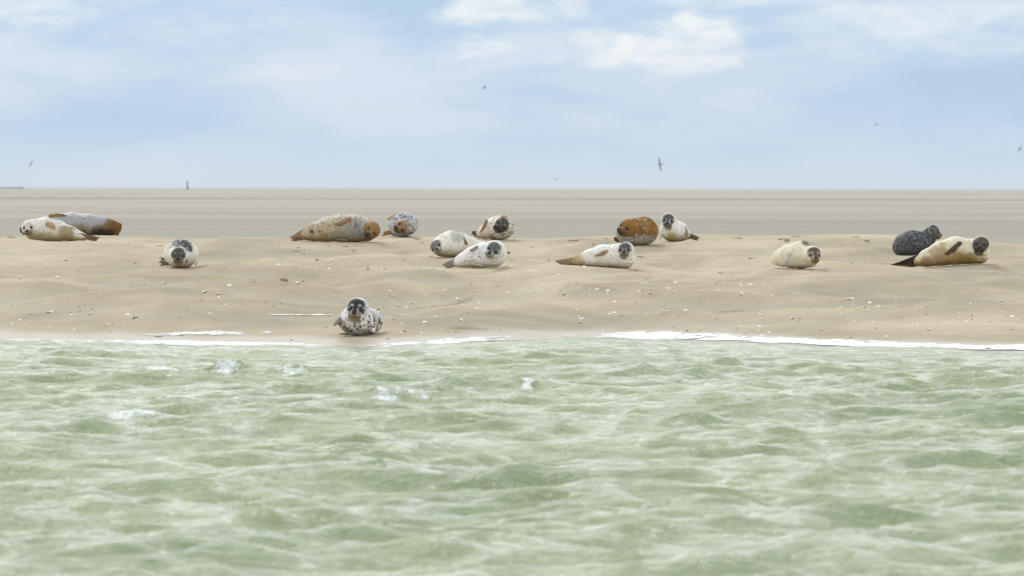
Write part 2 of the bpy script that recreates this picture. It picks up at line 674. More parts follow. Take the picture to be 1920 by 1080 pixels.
    for i in range(len(js) - 1):
        a, b = js[i][0], js[i + 1][0]
        ab = b - a
        tt = np.clip(((V - a) @ ab) / (ab @ ab), 0, 1)
        c = a + tt[:, None] * ab
        dd = ((V - c) ** 2).sum(-1)
        m = dd < best
        cen[m] = c[m]
        best[m] = dd[m]
    out = V - cen
    out /= np.linalg.norm(out, axis=1)[:, None] + 1e-9
    col = np.tile(np.array(cc['base'], float), (nP, 1))
    for (vec, lo_, hi_, c) in cc.get('sides', []):
        col = paint(col, sstep(out @ nrm(vec) + (nse - .5) * .9, lo_, hi_), c)
    for (t0, t1, c) in cc.get('along', []):
        col = paint(col, sstep(t + (nse - .5) * .3, t0, t1), c)
    for (x, y, r, c, st) in cc.get('patch', []):
        q = P3(x, y)
        dd = np.sqrt((V[:, 0] - q[0]) ** 2 + (V[:, 2] - q[2]) ** 2) / (r * sc)
        front = V[:, 1] < js[len(js) // 2][0][1] + .05
        col = paint(col, st * front * (1 - sstep(dd + (nse - .5) * 1.2 + (nse2 - .5) * .5, .55, 1.1)), c)
    for (size, th, c, st, (vx, vlo)) in cc.get('spots', []):
        sp = vnoise3(V / size + S.get('seed', 1) * 1.7)
        sp = sp * .8 + .2 * vnoise3(V / size * 2.3 + 4)
        m = sstep(sp, th, th + .05) * st
        if vx is not None:
            m = m * sstep(out @ nrm(vx) + (nse - .5) * .6, vlo, vlo + .35)
        col = paint(col, m, c)
    # head markings
    q = hl(V)
    hw = 1 - sstep(np.sqrt((q ** 2).sum(-1)), 1.55, 1.95)
    face = cc.get('face')
    if face is not None:
        fm = sstep(q[:, 1] * .55 + q[:, 2] * .75 + (nse2 - .5) * .7, cc.get('flo', .30), cc.get('flo', .30) + .25)
        fm *= 1 - sstep(np.sqrt(q[:, 0] ** 2 + (q[:, 2] - .1) ** 2) + (nse - .5) * .5, cc.get('fr', .82), cc.get('fr', .82) + .22)
        fm *= sstep(q[:, 1], cc.get('fy', -.1), cc.get('fy', -.1) + .5)
        if cc.get('mask'):
            ax_ = np.abs(q[:, 0])
            j = (nse2 - .5) * .3
            crown = sstep(q[:, 2] + j, .22, .50) * (1 - sstep(ax_ + j, .72, 1.0))
            bridge = (1 - sstep(ax_ + j, .16, .40)) * sstep(q[:, 2], -.45, -.25)
            dp = np.sqrt((ax_ - .64) ** 2 + ((q[:, 2] + .04) * .8) ** 2) + j * .6
            cheek = (1 - sstep(dp, .16, .36)) * (q[:, 1] > .1)
            fm = fm * (.35 + .65 * np.maximum(np.maximum(crown, bridge), cheek))
        col = paint(col, hw * fm * cc.get('fs', .9), face)
    mz = cc.get('muzzle')
    if mz is not None:
        mm = sstep(q[:, 1], .75, 1.0) * sstep(-q[:, 2], .05, .3) * (1 - sstep(np.abs(q[:, 0]), .6, .8))
        col = paint(col, hw * mm * .85, mz)
    ch = cc.get('chin')
    if ch is not None:
        mm = sstep(q[:, 1], .45, .8) * (1 - sstep(np.sqrt((q[:, 0] * .8) ** 2 + (q[:, 2] + .86) ** 2) + (nse2 - .5) * .2, .12, .42))
        col = paint(col, hw * mm * .85, ch)
    bw = cc.get('brow')
    for sx in (-1, 1):
        de = np.sqrt(((q - np.array((sx * .50, .85, .12))) ** 2).sum(-1))
        if cc.get('eye', True) or True:
            col = paint(col, hw * (1 - sstep(de, .20, .36)) * cc.get('ring', .75), cc.get('ringc', (.05, .045, .045)))
        if bw is not None:
            db = np.sqrt(((q - np.array((sx * .40, .85, .50))) ** 2 * np.array((.6, 1, 2.2))).sum(-1))
            col = paint(col, hw * (1 - sstep(db, .10, .22)) * .75, bw)
        if not S.get('open', True):
            ds = np.abs(q[:, 2] - .10 + .25 * (np.abs(q[:, 0]) - .5) ** 2) / .07
            sl = (1 - sstep(ds, .5, 1.1)) * (1 - sstep(np.abs(np.abs(q[:, 0]) - .5), .18, .28)) * (q[:, 1] > .2)
            col = paint(col, hw * sl, (.015, .012, .01))
    # mouth and nostril bridge
    ml = np.abs(q[:, 2] + .70 - .35 * np.abs(q[:, 0]) ** 1.5 * cc.get('smile', 1)) / .085
    col = paint(col, hw * (1 - sstep(ml, .4, 1.1)) * (1 - sstep(np.abs(q[:, 0]), .42, .58)) * sstep(q[:, 1], .7, .9) * .9, (.035, .022, .014))
    dn = np.sqrt(((q - np.array((0, 1.42, -.27))) ** 2).sum(-1))
    col = paint(col, hw * (1 - sstep(dn, .18, .34)) * .85, (.04, .034, .032))
    for tag, key in (('flip', 'flip'), ('flipb', 'flipb'), ('hind', 'hind')):
        if tag in dist and cc.get(key) is not None:
            other = np.minimum(dist['body'], np.minimum(dist['neck'], dist['head']))
            m = sstep(other - dist[tag], -.012, .012)
            c = np.array(cc[key])[None] * (0.72 + .56 * nse[:, None])
            col = col * (1 - m[:, None]) + c * m[:, None]
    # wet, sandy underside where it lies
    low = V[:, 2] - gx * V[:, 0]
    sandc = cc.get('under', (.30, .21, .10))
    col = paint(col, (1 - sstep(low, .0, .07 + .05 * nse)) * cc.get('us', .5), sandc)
    col = np.clip(col, .006, .86)
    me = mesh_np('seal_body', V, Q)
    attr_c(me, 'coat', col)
    root = bpy.data.objects.new('seal', None)
    COL.objects.link(root)
    root.empty_display_size = .2
    root.location = o
    root['label'] = S['label']
    root['category'] = 'seal'
    root['group'] = 'seals hauled out on the sandbank'
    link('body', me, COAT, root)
    er = S.get('eye_r', .155)
    if S.get('open', True):
        for sx in (-1, 1):
            ec = C + (L * sx * .50 + f * .84 + u * .12) * hs
            link('eye', ball_mesh('eye', ec, hs * er * 1.2, Mx, (1, 1, .92)), M_EYE, root)
    nc = C + (f * 1.38 + u * -.27) * hs
    link('nose', ball_mesh('nose', nc, hs * .155, Mx, (1.15, .8, .8), 8), M_NOSE, root)
    # support patch
    xs = [p[0] for p, r, rx in js] + [C[0]]
    ys = [p[1] for p, r, rx in js] + [C[1]]
    for hf in S.get('hind', []):
        xs.append(P3(*hf[1])[0])
        ys.append(P3(*hf[1])[1])
    x0, x1, y0, y1 = min(xs) - .1, max(xs) + .1, min(ys) - .36, max(ys) + .18
    cx, cy = (x0 + x1) / 2, (y0 + y1) / 2
    SUPPORTS.append((o[0] + cx, o[1] + cy, (x1 - x0) / 2 * 1.1, (y1 - y0) / 2 * 1.1, o[2] + gx * cx + gy * cy, gx, gy))
    return root


WHT, CRM, TAN = (.80, .77, .70), (.58, .50, .38), (.46, .33, .18)
GRY, DGR, BRN = (.30, .29, .29), (.085, .085, .09), (.17, .10, .05)
NOS = (None, 0)
SEALS = [
 dict(label='white spotted seal at the far left, head low, in front of a grey seal', base=(110, 451), seed=1,
      body=[(64, 431, .02, 20), (82, 429.5, .05, 21.3), (105, 432.5, .05, 18.5), (130, 438, .04, 13.5), (156, 444.5, 0, 7.5)],
      head=(54.5, 427.5, -.14), hs=12.8, fwd=(-.15, -1, -.12), up=(-.12, 0, 1), neck=1.15,
      flip=[((88, 419, -.13), (103, 427.5, -.17), 5.2, (.25, 1, .1)), ((43, 437, .06), (38, 427, .02), 5.4, (.3, 1, 0), 'flipb')],
      hind=[((156, 443, -.03), (185, 450.5, -.08), 5.0, (.1, 1, .4)), ((158, 444, .04), (182, 450, .03), 4.5, (0, .7, 1))],
      col=dict(base=WHT, sides=[((0, -.4, -1), .25, .9, (.50, .42, .26))], patch=[(125, 441, 18, (.32, .22, .10), .8), (100, 411, 12, (.34, .32, .32), .35)],
               along=[(.86, 1.05, (.25, .18, .10))], spots=[(.018, .66, (.20, .15, .10), .6, ((.2, -.3, .3), -.1))], face=(.50, .47, .47), fs=.5,
               muzzle=(.22, .16, .10), chin=(.28, .20, .08), brow=(.5, .4, .28), flip=(.47, .33, .17), flipb=(.035, .026, .02), hind=(.15, .09, .05), ring=.7)),
 dict(label='grey seal with rusty brown hind end behind the leftmost white seal', base=(165, 441.5), seed=2,
      body=[(85, 421, .05, 15), (108, 420, .05, 19.2), (135, 420, .02, 20.3), (165, 421.5, .0, 19.8), (188, 423.5, .0, 16.8), (203, 426.5, -.02, 14.3), (214, 428, -.04, 12.4)],
      head=(66, 428, .12), hs=11.5, fwd=(-1, .3, -.1), up=(.1, .5, .8), open=False,
      flip=[((93, 405, -.04), (123, 404, -.10), 4.6, (0, 1, .7))],
      hind=[((212, 428, -.10), (224, 434, -.12), 8, (.3, 1, 0)), ((214, 424, -.04), (224, 428, -.06), 7, (.4, 1, 0))],
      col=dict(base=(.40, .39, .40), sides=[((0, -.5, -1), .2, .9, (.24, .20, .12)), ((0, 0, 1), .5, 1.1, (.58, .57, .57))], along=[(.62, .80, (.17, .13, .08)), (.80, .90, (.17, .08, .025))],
               spots=[(.05, .80, (.06, .05, .045), .9, ((.5, -1, .3), -.2))], flip=(.30, .19, .085), hind=(.19, .085, .025), face=(.2, .15, .1),
               patch=[(186, 436, 15, (.04, .03, .02), .9), (205, 436, 10, (.03, .02, .015), .7)], under=(.10, .07, .03))),
 dict(label='plump pale seal with dark face and grey back, lying face on at left', base=(337, 502), seed=3, dep=.30,
      body=[(337.5, 476.5, 0, 25, 33.5), (336, 478, .35, 24.5, 30), (330, 481, .70, 19), (322, 486, .95, 12), (312, 491, 1.05, 7)],
      head=(335.5, 479, -.33), hs=15, fwd=(0, -1, -.17), up=(0, 0, 1), open=False, neck=1.12, gy=.015,
      hind=[((312, 491, .80), (290, 489, .68), 5.2, (0, 1, .3)), ((312, 494, .8), (292, 496, .68), 4.6, (0, 1, .3))],
      flip=[((349, 492, -.30), (352, 485, -.36), 2.4, (1, .6, 0)), ((369, 492, -.08), (364, 500, -.18), 3.4, (1, .5, .4), 'flipb')],
      col=dict(base=(.82, .78, .68), sides=[((0, -.5, 1), .42, .75, (.085, .08, .085))], spots=[(.03, .60, (.55, .55, .55), .6, ((0, -.3, 1), .4))],
               face=(.035, .03, .028), fr=.80, flo=.08, fs=.92, muzzle=(.20, .16, .11), chin=(.32, .23, .08), brow=(.28, .26, .23), ring=.2, ringc=(.3, .28, .26),
               flip=(.17, .08, .035), flipb=(.5, .47, .38), hind=(.36, .31, .25), under=(.34, .25, .10), us=.6)),
 dict(label='large tan seal with grey chest lying on its side, brown face at right', base=(640, 453), seed=4, vox=.011,
      body=[(684, 431, -.02, 21.5), (665, 428, .0, 25), (640, 427.5, .02, 25), (612, 430.5, .02, 21.8), (586, 436, .02, 16), (573, 440, .02, 11)],
      head=(697, 432, -.17), hs=14.6, fwd=(-.12, -1, -.22), up=(.68, 0, .74), neck=1.08, open=False,
      flip=[((655, 411, -.18), (629, 422, -.26), 4.4, (-.25, 1, .35)), ((650, 451, -.14), (631, 449.5, -.2), 3.2, (0, .4, 1))],
      hind=[((579, 428, .0), (545, 450, -.06), 4.6, (.2, 1, .2)), ((572, 445, .0), (545, 450.5, -.07), 5.0, (0, .8, .7))],
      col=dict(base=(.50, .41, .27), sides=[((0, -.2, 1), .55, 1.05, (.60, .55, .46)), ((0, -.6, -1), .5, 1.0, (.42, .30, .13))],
               patch=[(668, 432, 27, (.33, .32, .30), .9), (640, 442, 22, (.38, .36, .32), .6), (584, 435, 4, (.07, .05, .04), .9), (668, 421, 3, (.08, .07, .06), .8),
                      (599, 434, 3, (.1, .08, .06), .7)],
               spots=[(.020, .60, (.18, .14, .10), .6, NOS)], face=(.28, .155, .055), fr=1.1, flo=-.5, fy=-.4, muzzle=(.10, .075, .03), chin=(.09, .07, .03), brow=(.3, .2, .08), ring=.4, ringc=(.12, .06, .03),
               flip=(.32, .215, .12), hind=(.32, .20, .10))),
 dict(label='small speckled grey seal with orange brown face, right of the large tan one', base=(755, 444), seed=5, dep=.26,
      body=[(754.5, 421.5, 0, 21.5, 28.5), (758, 421, .3, 21, 25), (750, 428, .65, 15), (735, 436, .85, 8)],
      head=(755, 425.5, -.22), hs=13, fwd=(-.42, -1, -.10), up=(.85, 0, .38), open=False, neck=1.05,
      flip=[((741, 404, -.05), (727, 412, -.08), 4.0, (.5, 1, .6))], hind=[((730, 438, .55), (712, 443, .45), 3.5, (0, .4, 1)), ((731, 434, .6), (716, 439, .5), 3.2, (.3, 1, 0))],
      col=dict(base=(.52, .52, .53), spots=[(.021, .53, (.10, .09, .085), .85, ((.6, 0, .5), -.5))], face=(.29, .16, .06), fr=1.2, flo=-.6, fy=.0, muzzle=(.09, .05, .025),
               chin=(.12, .06, .03), flip=(.42, .28, .12), hind=(.36, .18, .06), under=(.12, .10, .08))),
 dict(label='cream seal with grey face at its left end, lying behind the black dotted white one', base=(845, 482), seed=6,
      body=[(832, 461, -.03, 20.5), (847, 457.5, .05, 24.2), (862, 457, .14, 20.5), (880, 460.5, .22, 14.5), (905, 466, .30, 10.5), (930, 471, .34, 7.5), (942, 473, .35, 5)],
      head=(821.5, 463, -.16), hs=13.2, fwd=(-.22, -1, -.12), up=(-.62, 0, .75), neck=1.1, open=False,
      flip=[((864, 446, .0), (876.5, 458, -.04), 3.0, (.2, 1, .1))],
      hind=[((942, 474, .34), (960, 474, .26), 2.8, (0, .4, 1)), ((941, 475, .38), (956, 476, .34), 2.8, (0, .4, 1))],
      col=dict(base=(.80, .76, .65), patch=[(858, 441, 13, (.36, .34, .32), .6)], sides=[((0, -.3, -1), .35, 1.0, (.52, .44, .27))],
               mask=1, face=(.12, .11, .115), fr=.95, flo=.15, muzzle=(.38, .34, .27), chin=(.36, .30, .15), ring=.75, flip=(.20, .15, .11), hind=(.17, .10, .06))),
 dict(label='speckled white seal with black and orange smudged face, rearmost of the middle trio', base=(935, 449), seed=7, dep=.24,
      body=[(939, 427, 0, 21.6, 26.5), (930, 428.5, .12, 20, 23), (912, 434, .25, 13.5), (897, 440, .32, 8.5)],
      head=(942, 424, -.20), hs=14.3, fwd=(-.35, -1, .02), up=(.62, 0, .70), neck=1.1, eye_r=.13,
      flip=[((912, 415, -.06), (902.5, 435, -.14), 4.0, (.5, 1, .1)), ((912, 447, -.10), (903, 446, -.16), 2.8, (0, .4, 1))],
      hind=[((896, 437, .3), (881, 438, .22), 4.0, (.2, 1, .2)), ((896, 441, .3), (884, 443, .2), 3.5, (.2, 1, .2))],
      col=dict(base=(.76, .71, .63), spots=[(.020, .56, (.17, .15, .12), .8, ((1, -.2, .2), .05)), (.018, .68, (.1, .08, .06), .8, NOS)],
               brow=(.25, .23, .21), face=(.06, .052, .05), fr=.92, flo=-.15, fs=.95, muzzle=(.025, .02, .02), chin=(.16, .12, .08), patch=[(943, 409, 5, (.36, .16, .03), .9), (939, 416, 3, (.36, .18, .05), .8), (922, 446, 9, (.34, .20, .07), .7)],
               flip=(.24, .15, .08), hind=(.19, .11, .06))),
 dict(label='white seal with fine black dots and grey face, front one of the middle trio', base=(905, 502), seed=8, gx=.0,
      body=[(926, 476, -.02, 24.3), (906, 478.5, .0, 22.5), (886, 483, .0, 18.3), (868, 489, .0, 12.3), (858, 492, 0, 9)],
      head=(926.5, 469, -.19), hs=14.8, fwd=(-.38, -1, -.10), up=(.50, 0, .87), neck=1.12,
      flip=[((894, 463.5, -.17), (882, 471, -.25), 4.4, (-.2, 1, .3)), ((903, 499, -.18), (880, 493.5, -.28), 3.2, (0, .45, 1), 'flipb')],
      hind=[((860, 489, .0), (831, 502, -.08), 5.8, (.3, 1, .3)), ((857, 494, .03), (838, 502, .0), 4.2, (0, .6, 1))],
      col=dict(base=(.84, .82, .78), spots=[(.017, .735, (.05, .045, .04), .9, ((0, -.6, -.4), .0))], mask=1, face=(.06, .058, .066), fr=.95, flo=.08, muzzle=(.30, .27, .24), chin=(.40, .34, .20),
               patch=[(882, 497, 14, (.50, .44, .28), .5)], brow=None, flip=(.30, .275, .26), flipb=(.62, .57, .46), hind=(.31, .275, .25), smile=1.3)),
 dict(label='cream seal with tan rear and raised grey head, in front of the orange seal', base=(1130, 500), seed=9, gx=-.06,
      body=[(1171, 484.5, -.03, 19.2), (1155, 481.5, .0, 21.8), (1130, 480.5, .0, 20), (1106, 484, .0, 15.3), (1088, 488.5, .0, 10.5), (1078, 491, 0, 8)],
      head=(1173.5, 469.5, -.10), hs=13.6, fwd=(-.22, -1, -.04), up=(-.05, 0, 1), neck=1.1,
      flip=[((1137, 471, -.15), (1115, 481, -.22), 4.0, (-.2, 1, .35)), ((1168, 502, -.17), (1141, 498, -.24), 2.8, (0, .45, 1), 'flipb'), ((1187, 484, .0), (1183, 497, -.06), 3.2, (1, .5, 0))],
      hind=[((1084, 487, .0), (1043, 496, -.06), 6.0, (.2, 1, .3)), ((1082, 493, .02), (1048, 497, -.02), 5, (0, .8, .7))],
      col=dict(base=(.83, .80, .72), along=[(.52, .84, (.48, .35, .18)), (.93, 1.02, (.20, .14, .08))], spots=[(.018, .765, (.07, .06, .05), .9, ((0, -1, -.3), -.1))],
               mask=1, face=(.022, .022, .028), fr=.94, flo=.05, muzzle=(.26, .21, .15), chin=(.34, .26, .10), flip=(.38, .27, .16), flipb=(.14, .10, .06), hind=(.30, .23, .15), ring=.6)),
 dict(label='rusty orange mottled seal with pale belly, head turned left', base=(1200, 460), seed=10, dep=.30,
      body=[(1177, 437, -.10, 20.5), (1192, 435.5, .0, 24.6), (1209, 433.5, .14, 25.6), (1210, 434, .50, 20), (1185, 442, .85, 11)],
      head=(1177, 427.5, -.22), hs=14.8, fwd=(-.62, -.80, .02), up=(.30, -.35, .85), open=True, neck=1.15, eye_r=.16,
      flip=[((1160, 452, .05), (1153, 446, .0), 4.2, (.4, 1, 0))], hind=[((1180, 443, .8), (1160, 446, .85), 4, (0, 1, .3))],
      col=dict(base=(.42, .38, .33), sides=[((.5, -.1, .75), .05, .45, (.30, .15, .045))], spots=[(.024, .60, (.10, .045, .015), .75, ((.6, 0, .6), -.2)), (.03, .66, (.52, .46, .38), .6, ((.2, 0, 1), .3))],
               face=(.28, .13, .035), fr=1.2, flo=-.7, fy=-.7, fs=.9, patch=[(1180, 428, 6, (.03, .04, .035), .85), (1172, 416, 5, (.10, .09, .10), .8)], muzzle=(.07, .05, .035),
               flip=(.30, .12, .03), hind=(.2, .1, .04), ring=.7)),
 dict(label='small pale seal sitting up with grey face, right behind the orange one', base=(1266, 452), seed=11,
      body=[(1257, 431, .0, 17), (1265, 434, .05, 19.5, 25), (1276, 436, .12, 16), (1290, 441, .18, 8.5)],
      head=(1253.5, 413.5, -.07), hs=12.2, fwd=(-.12, -1, -.12), up=(.14, 0, 1), neck=1.1,
      flip=[((1286, 428, -.04), (1290, 447, -.10), 3.6, (1, .8, 0)), ((1240, 438, -.05), (1238, 449, -.08), 3.0, (-1, .5, 0), 'flipb')],
      hind=[((1289, 438, .16), (1312, 449, .06), 3.6, (.2, 1, .3)), ((1290, 443, .16), (1308, 450.5, .10), 3.2, (0, .5, 1))],
      col=dict(base=(.80, .77, .70), sides=[((0, -.5, -1), .4, .95, (.52, .43, .24))], mask=1, face=(.04, .04, .048), fr=.95, flo=.05, muzzle=(.12, .10, .09), chin=(.32, .26, .08), ring=.5,
               flip=(.36, .25, .14), flipb=(.6, .57, .5), hind=(.20, .145, .09))),
 dict(label='cream seal with dark brown face lying alone between the orange and dark grey seals', base=(1500, 505), seed=12, dep=.22,
      body=[(1518, 482, -.05, 19.5), (1505, 479, .05, 25.5), (1489, 479.5, .2, 23), (1472, 484, .38, 17.5), (1462, 488, .5, 12)],
      head=(1524, 478.5, -.24), hs=14.2, fwd=(.26, -1, -.13), up=(.04, 0, 1), open=False, neck=1.12,
      flip=[((1481, 478, -.14), (1466, 500, -.20), 5.4, (-.4, 1, .1))], hind=[((1460, 490, .5), (1457, 492, .62), 4)],
      col=dict(base=(.78, .72, .56), sides=[((.2, .2, 1), .6, .95, (.34, .31, .26))], patch=[(1512, 456, 7, (.14, .115, .10), .8)], mask=1, face=(.05, .028, .016), fr=.95, flo=.10, brow=(.4, .34, .27), muzzle=(.30, .22, .13),
               chin=(.30, .21, .05), ring=.5, ringc=(.2, .15, .12), flip=(.55, .50, .43), hind=(.4, .34, .22), under=(.34, .24, .07), us=.75)),
 dict(label='dark grey mottled seal lifting its head in profile, behind the far right one', base=(1710, 478), seed=13, dep=.2,
      body=[(1741, 448, .04, 14.5), (1728, 455, .02, 20.5), (1712, 455.5, .0, 22.5), (1696, 460, .0, 19.5), (1688, 465, .05, 13)],
      head=(1752, 435.5, .0), hs=11.5, fwd=(.95, -.25, -.22), up=(.2, 0, 1), neck=1.08,
      hind=[((1690, 468, .2), (1684, 472, .45), 4)],
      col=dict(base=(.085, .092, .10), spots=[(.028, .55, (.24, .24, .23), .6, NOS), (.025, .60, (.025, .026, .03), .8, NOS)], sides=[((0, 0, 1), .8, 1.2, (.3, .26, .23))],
               face=(.14, .125, .12), fr=1.2, flo=-.2, patch=[(1745, 436, 5, (.42, .30, .17), .7), (1764, 447, 5, (.4, .33, .24), .5)], muzzle=(.17, .12, .05), chin=(.17, .12, .05), hind=(.1, .1, .1), under=(.1, .08, .06))),
 dict(label='cream and brown seal at the far right with raised dark head and black hind flippers', base=(1790, 498), seed=14, gx=.075, vox=.011,
      body=[(1838, 476, -.02, 18.3), (1820, 472, .0, 22.5), (1795, 470.5, .0, 25), (1766, 476, .0, 21.5), (1740, 484.5, .0, 14.8), (1724, 490, 0, 10)],
      head=(1841, 459.5, -.08), hs=14.6, fwd=(-.25, -1, -.10), up=(.14, 0, 1), neck=1.08, eye_r=.13,
      flip=[((1799, 456, -.17), (1772, 478, -.25), 4.6, (-.25, 1, .3)), ((1795, 495, -.15), (1783, 495.5, -.2), 2.6, (0, .4, 1))],
      hind=[((1728, 483, .0), (1675, 504, -.08), 7.0, (.25, 1, .3)), ((1728, 493, .02), (1684, 504, -.02), 6.0, (0, .8, .7))],
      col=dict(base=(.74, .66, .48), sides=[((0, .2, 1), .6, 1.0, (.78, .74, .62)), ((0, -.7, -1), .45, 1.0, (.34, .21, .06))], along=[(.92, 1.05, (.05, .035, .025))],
               patch=[(1760, 475, 20, (.44, .31, .17), .85), (1737, 489, 12, (.33, .2, .11), .8), (1815, 488, 16, (.30, .22, .08), .8), (1800, 490, 14, (.36, .24, .09), .6), (1788, 480, 16, (.44, .31, .15), .7)],
               face=(.05, .042, .042), fr=.98, flo=-.05, fs=.93, muzzle=(.055, .045, .045), chin=(.24, .14, .05), brow=(.2, .18, .16), ring=.5, flip=(.10, .072, .055), hind=(.035, .025, .018), under=(.28, .17, .04), us=.8)),
 dict(label='white black blotched seal with raised head, alone at the water edge', base=(667, 630), seed=15, vox=.0095, dep=.24, gy=.01,
      body=[(666, 603, .0, 24.5, 34), (676, 604, .30, 23, 30), (688, 605, .55, 22, 24), (694, 610, .85, 16), (690, 617, 1.1, 9)],
      head=(669, 580, -.10), hs=18.6, fwd=(-.17, -1, -.10), up=(.10, 0, 1), neck=1.10, eye_r=.18,
      flip=[((638, 596, -.08), (626, 611, -.14), 5.5, (.8, 1, .1)), ((668, 625.5, -.26), (634, 626, -.34), 4.6, (0, .4, 1), 'flipb'), ((698, 612, -.08), (701, 624, -.15), 4.0, (-.6, 1, 0), 'flipc')],
      hind=[((690, 620, 1.1), (676, 624, 1.25), 4, (0, .4, 1))],
      col=dict(base=(.82, .79, .74), spots=[(.030, .60, (.07, .055, .04), .92, ((.3, -.6, -.7), .05)), (.017, .67, (.16, .13, .11), .8, NOS)], sides=[((1, .5, .2), .55, .9, (.50, .49, .46))],
               patch=[(640, 614, 16, (.34, .29, .21), .75), (654, 622, 13, (.22, .17, .08), .6), (634, 606, 6, (.06, .05, .04), .8), (665, 606, 3.4, (.12, .10, .08), .8)],
               mask=1, face=(.016, .016, .020), fr=.95, flo=.16, fs=.96, muzzle=(.32, .26, .21), chin=(.38, .28, .12), brow=(.62, .55, .48), ring=.85, ringc=(.07, .075, .14),
               flip=(.30, .26, .22), flipb=(.17, .17, .165), hind=(.3, .28, .26), under=(.10, .08, .05), us=.6)),
]
for S in SEALS:
    make_seal(S)

# ------------------------------------------------------------------ ground sheet
def build_ground():
    xs = np.concatenate([-np.geomspace(9000, 10.5, 44), np.arange(-10.2, 10.25, .05), np.geomspace(10.5, 9000, 44)])
    ys = np.concatenate([np.linspace(-300, 40, 12), np.linspace(45, 58, 14), np.arange(58.5, 92, .055), np.arange(92, 108, .25), np.geomspace(108.3, 15000, 140)])
    X, Y = np.meshgrid(xs, ys)
    Z = terrain(X, Y)
    V = np.stack([X, Y, Z], -1).reshape(-1, 3)
    me = mesh_np('sandbank', V, grid_quads(len(ys), len(xs)))
    sd = shore_d(X)
    wet = 1 - sstep(Y - sd + .7 * (fbm2(X * .8, Y * .5, 2.2, 3) - .5), .6, 3.2)
    wet = np.maximum(wet, .0)
    attr_f(me, 'wet', wet)
    attr_f(me, 'scarp', scarp_mask(X, Y))
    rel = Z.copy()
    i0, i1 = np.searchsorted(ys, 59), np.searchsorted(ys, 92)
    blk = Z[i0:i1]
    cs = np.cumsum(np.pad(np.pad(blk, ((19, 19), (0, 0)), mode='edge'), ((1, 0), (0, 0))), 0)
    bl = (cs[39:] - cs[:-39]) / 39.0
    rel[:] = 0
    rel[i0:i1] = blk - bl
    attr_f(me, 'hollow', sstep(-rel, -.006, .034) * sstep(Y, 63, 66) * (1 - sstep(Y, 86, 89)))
    m, nt, b = new_mat('sand')
    tc = N(nt, 'ShaderNodeTexCoord')
    ob = tc.outputs['Object']
    sp = N(nt, 'ShaderNodeSeparateXYZ')
    nt.links.new(ob, sp.inputs[0])
    big = noise_(nt, mapping_(nt, ob, (.32, .22, 1)), 1.0, 7, .6, .8)
    mid = noise_(nt, mapping_(nt, ob, (1.2, .9, 1)), 1.6, 6, .6, .6)
    grain = noise_(nt, mapping_(nt, ob, (1, .35, 1)), 45, 4, .7)
    near = ramp_(nt, big, [(.34, (.315, .27, .18)), (.5, (.425, .345, .23)), (.64, (.52, .43, .295))])
    near = mix_(nt, 1.0, near, ramp_(nt, mid, [(.3, (.90, .91, .93)), (.7, (1.05, 1.045, 1.03))]), 'MULTIPLY')
    near = mix_(nt, 1.0, near, ramp_(nt, grain, [(.3, (.93, .93, .92)), (.7, (1.04, 1.04, 1.04))]), 'MULTIPLY')
    # far flats: greyer sand ribboned by the wind, wet and dry bands
    f1 = noise_(nt, mapping_(nt, ob, (.0015, .0065, 1)), 1.0, 4, .5, .9)
    f2 = noise_(nt, mapping_(nt, ob, (.008, .022, 1), (3, 9, 0), .5), 1.0, 3, .5, 1.6)
    fm = math_(nt, 'ADD', math_(nt, 'MULTIPLY', f1, .62), math_(nt, 'MULTIPLY', f2, .38))
    far = ramp_(nt, fm, [(.34, (.235, .212, .158)), (.46, (.315, .275, .212)), (.56, (.385, .325, .262)), (.68, (.47, .405, .325))])
    far = mix_(nt, smooth_(nt, sp.outputs[1], 190, 460, .65, 0), far, (.255, .24, .185))
    c = mix_(nt, smooth_(nt, sp.outputs[1], 90.5, 97), near, far)
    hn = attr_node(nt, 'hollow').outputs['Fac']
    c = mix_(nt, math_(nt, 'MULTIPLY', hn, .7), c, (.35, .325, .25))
    wn = attr_node(nt, 'wet').outputs['Fac']
    c = mix_(nt, math_(nt, 'MULTIPLY', wn, .8), c, (.31, .26, .17))
    sn = attr_node(nt, 'scarp').outputs['Fac']
    c = mix_(nt, math_(nt, 'MULTIPLY', sn, .75), c, (.24, .16, .08))
    nt.links.new(c, b.inputs['Base Color'])
    nt.links.new(smooth_(nt, wn, .2, 1.0, .85, .35), b.inputs['Roughness'])
    b.inputs['Specular IOR Level'].default_value = .25
    h = math_(nt, 'ADD', math_(nt, 'MULTIPLY', mid, 1.0), math_(nt, 'MULTIPLY', grain, .12))
    bump_(nt, b, h, .35, .04)
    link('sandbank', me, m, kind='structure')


build_ground()

# ------------------------------------------------------------------ water
def px_world_water(px, py):
    r = ray(px, py)
    d = -CAMH / r[2]
    return r[0] * d, d


CAPS = [(310, 702, 38, 1), (420, 712, 32, 1), (245, 792, 38, 1), (745, 762, 54, .85), (995, 738, 18, 1), (560, 710, 26, .8), (235, 698, 20, .6), (1845, 738, 55, .5), (652, 741, 24, .4),
        (1660, 686, 30, .5), (880, 655, 30, .4), (1290, 665, 40, .35)]


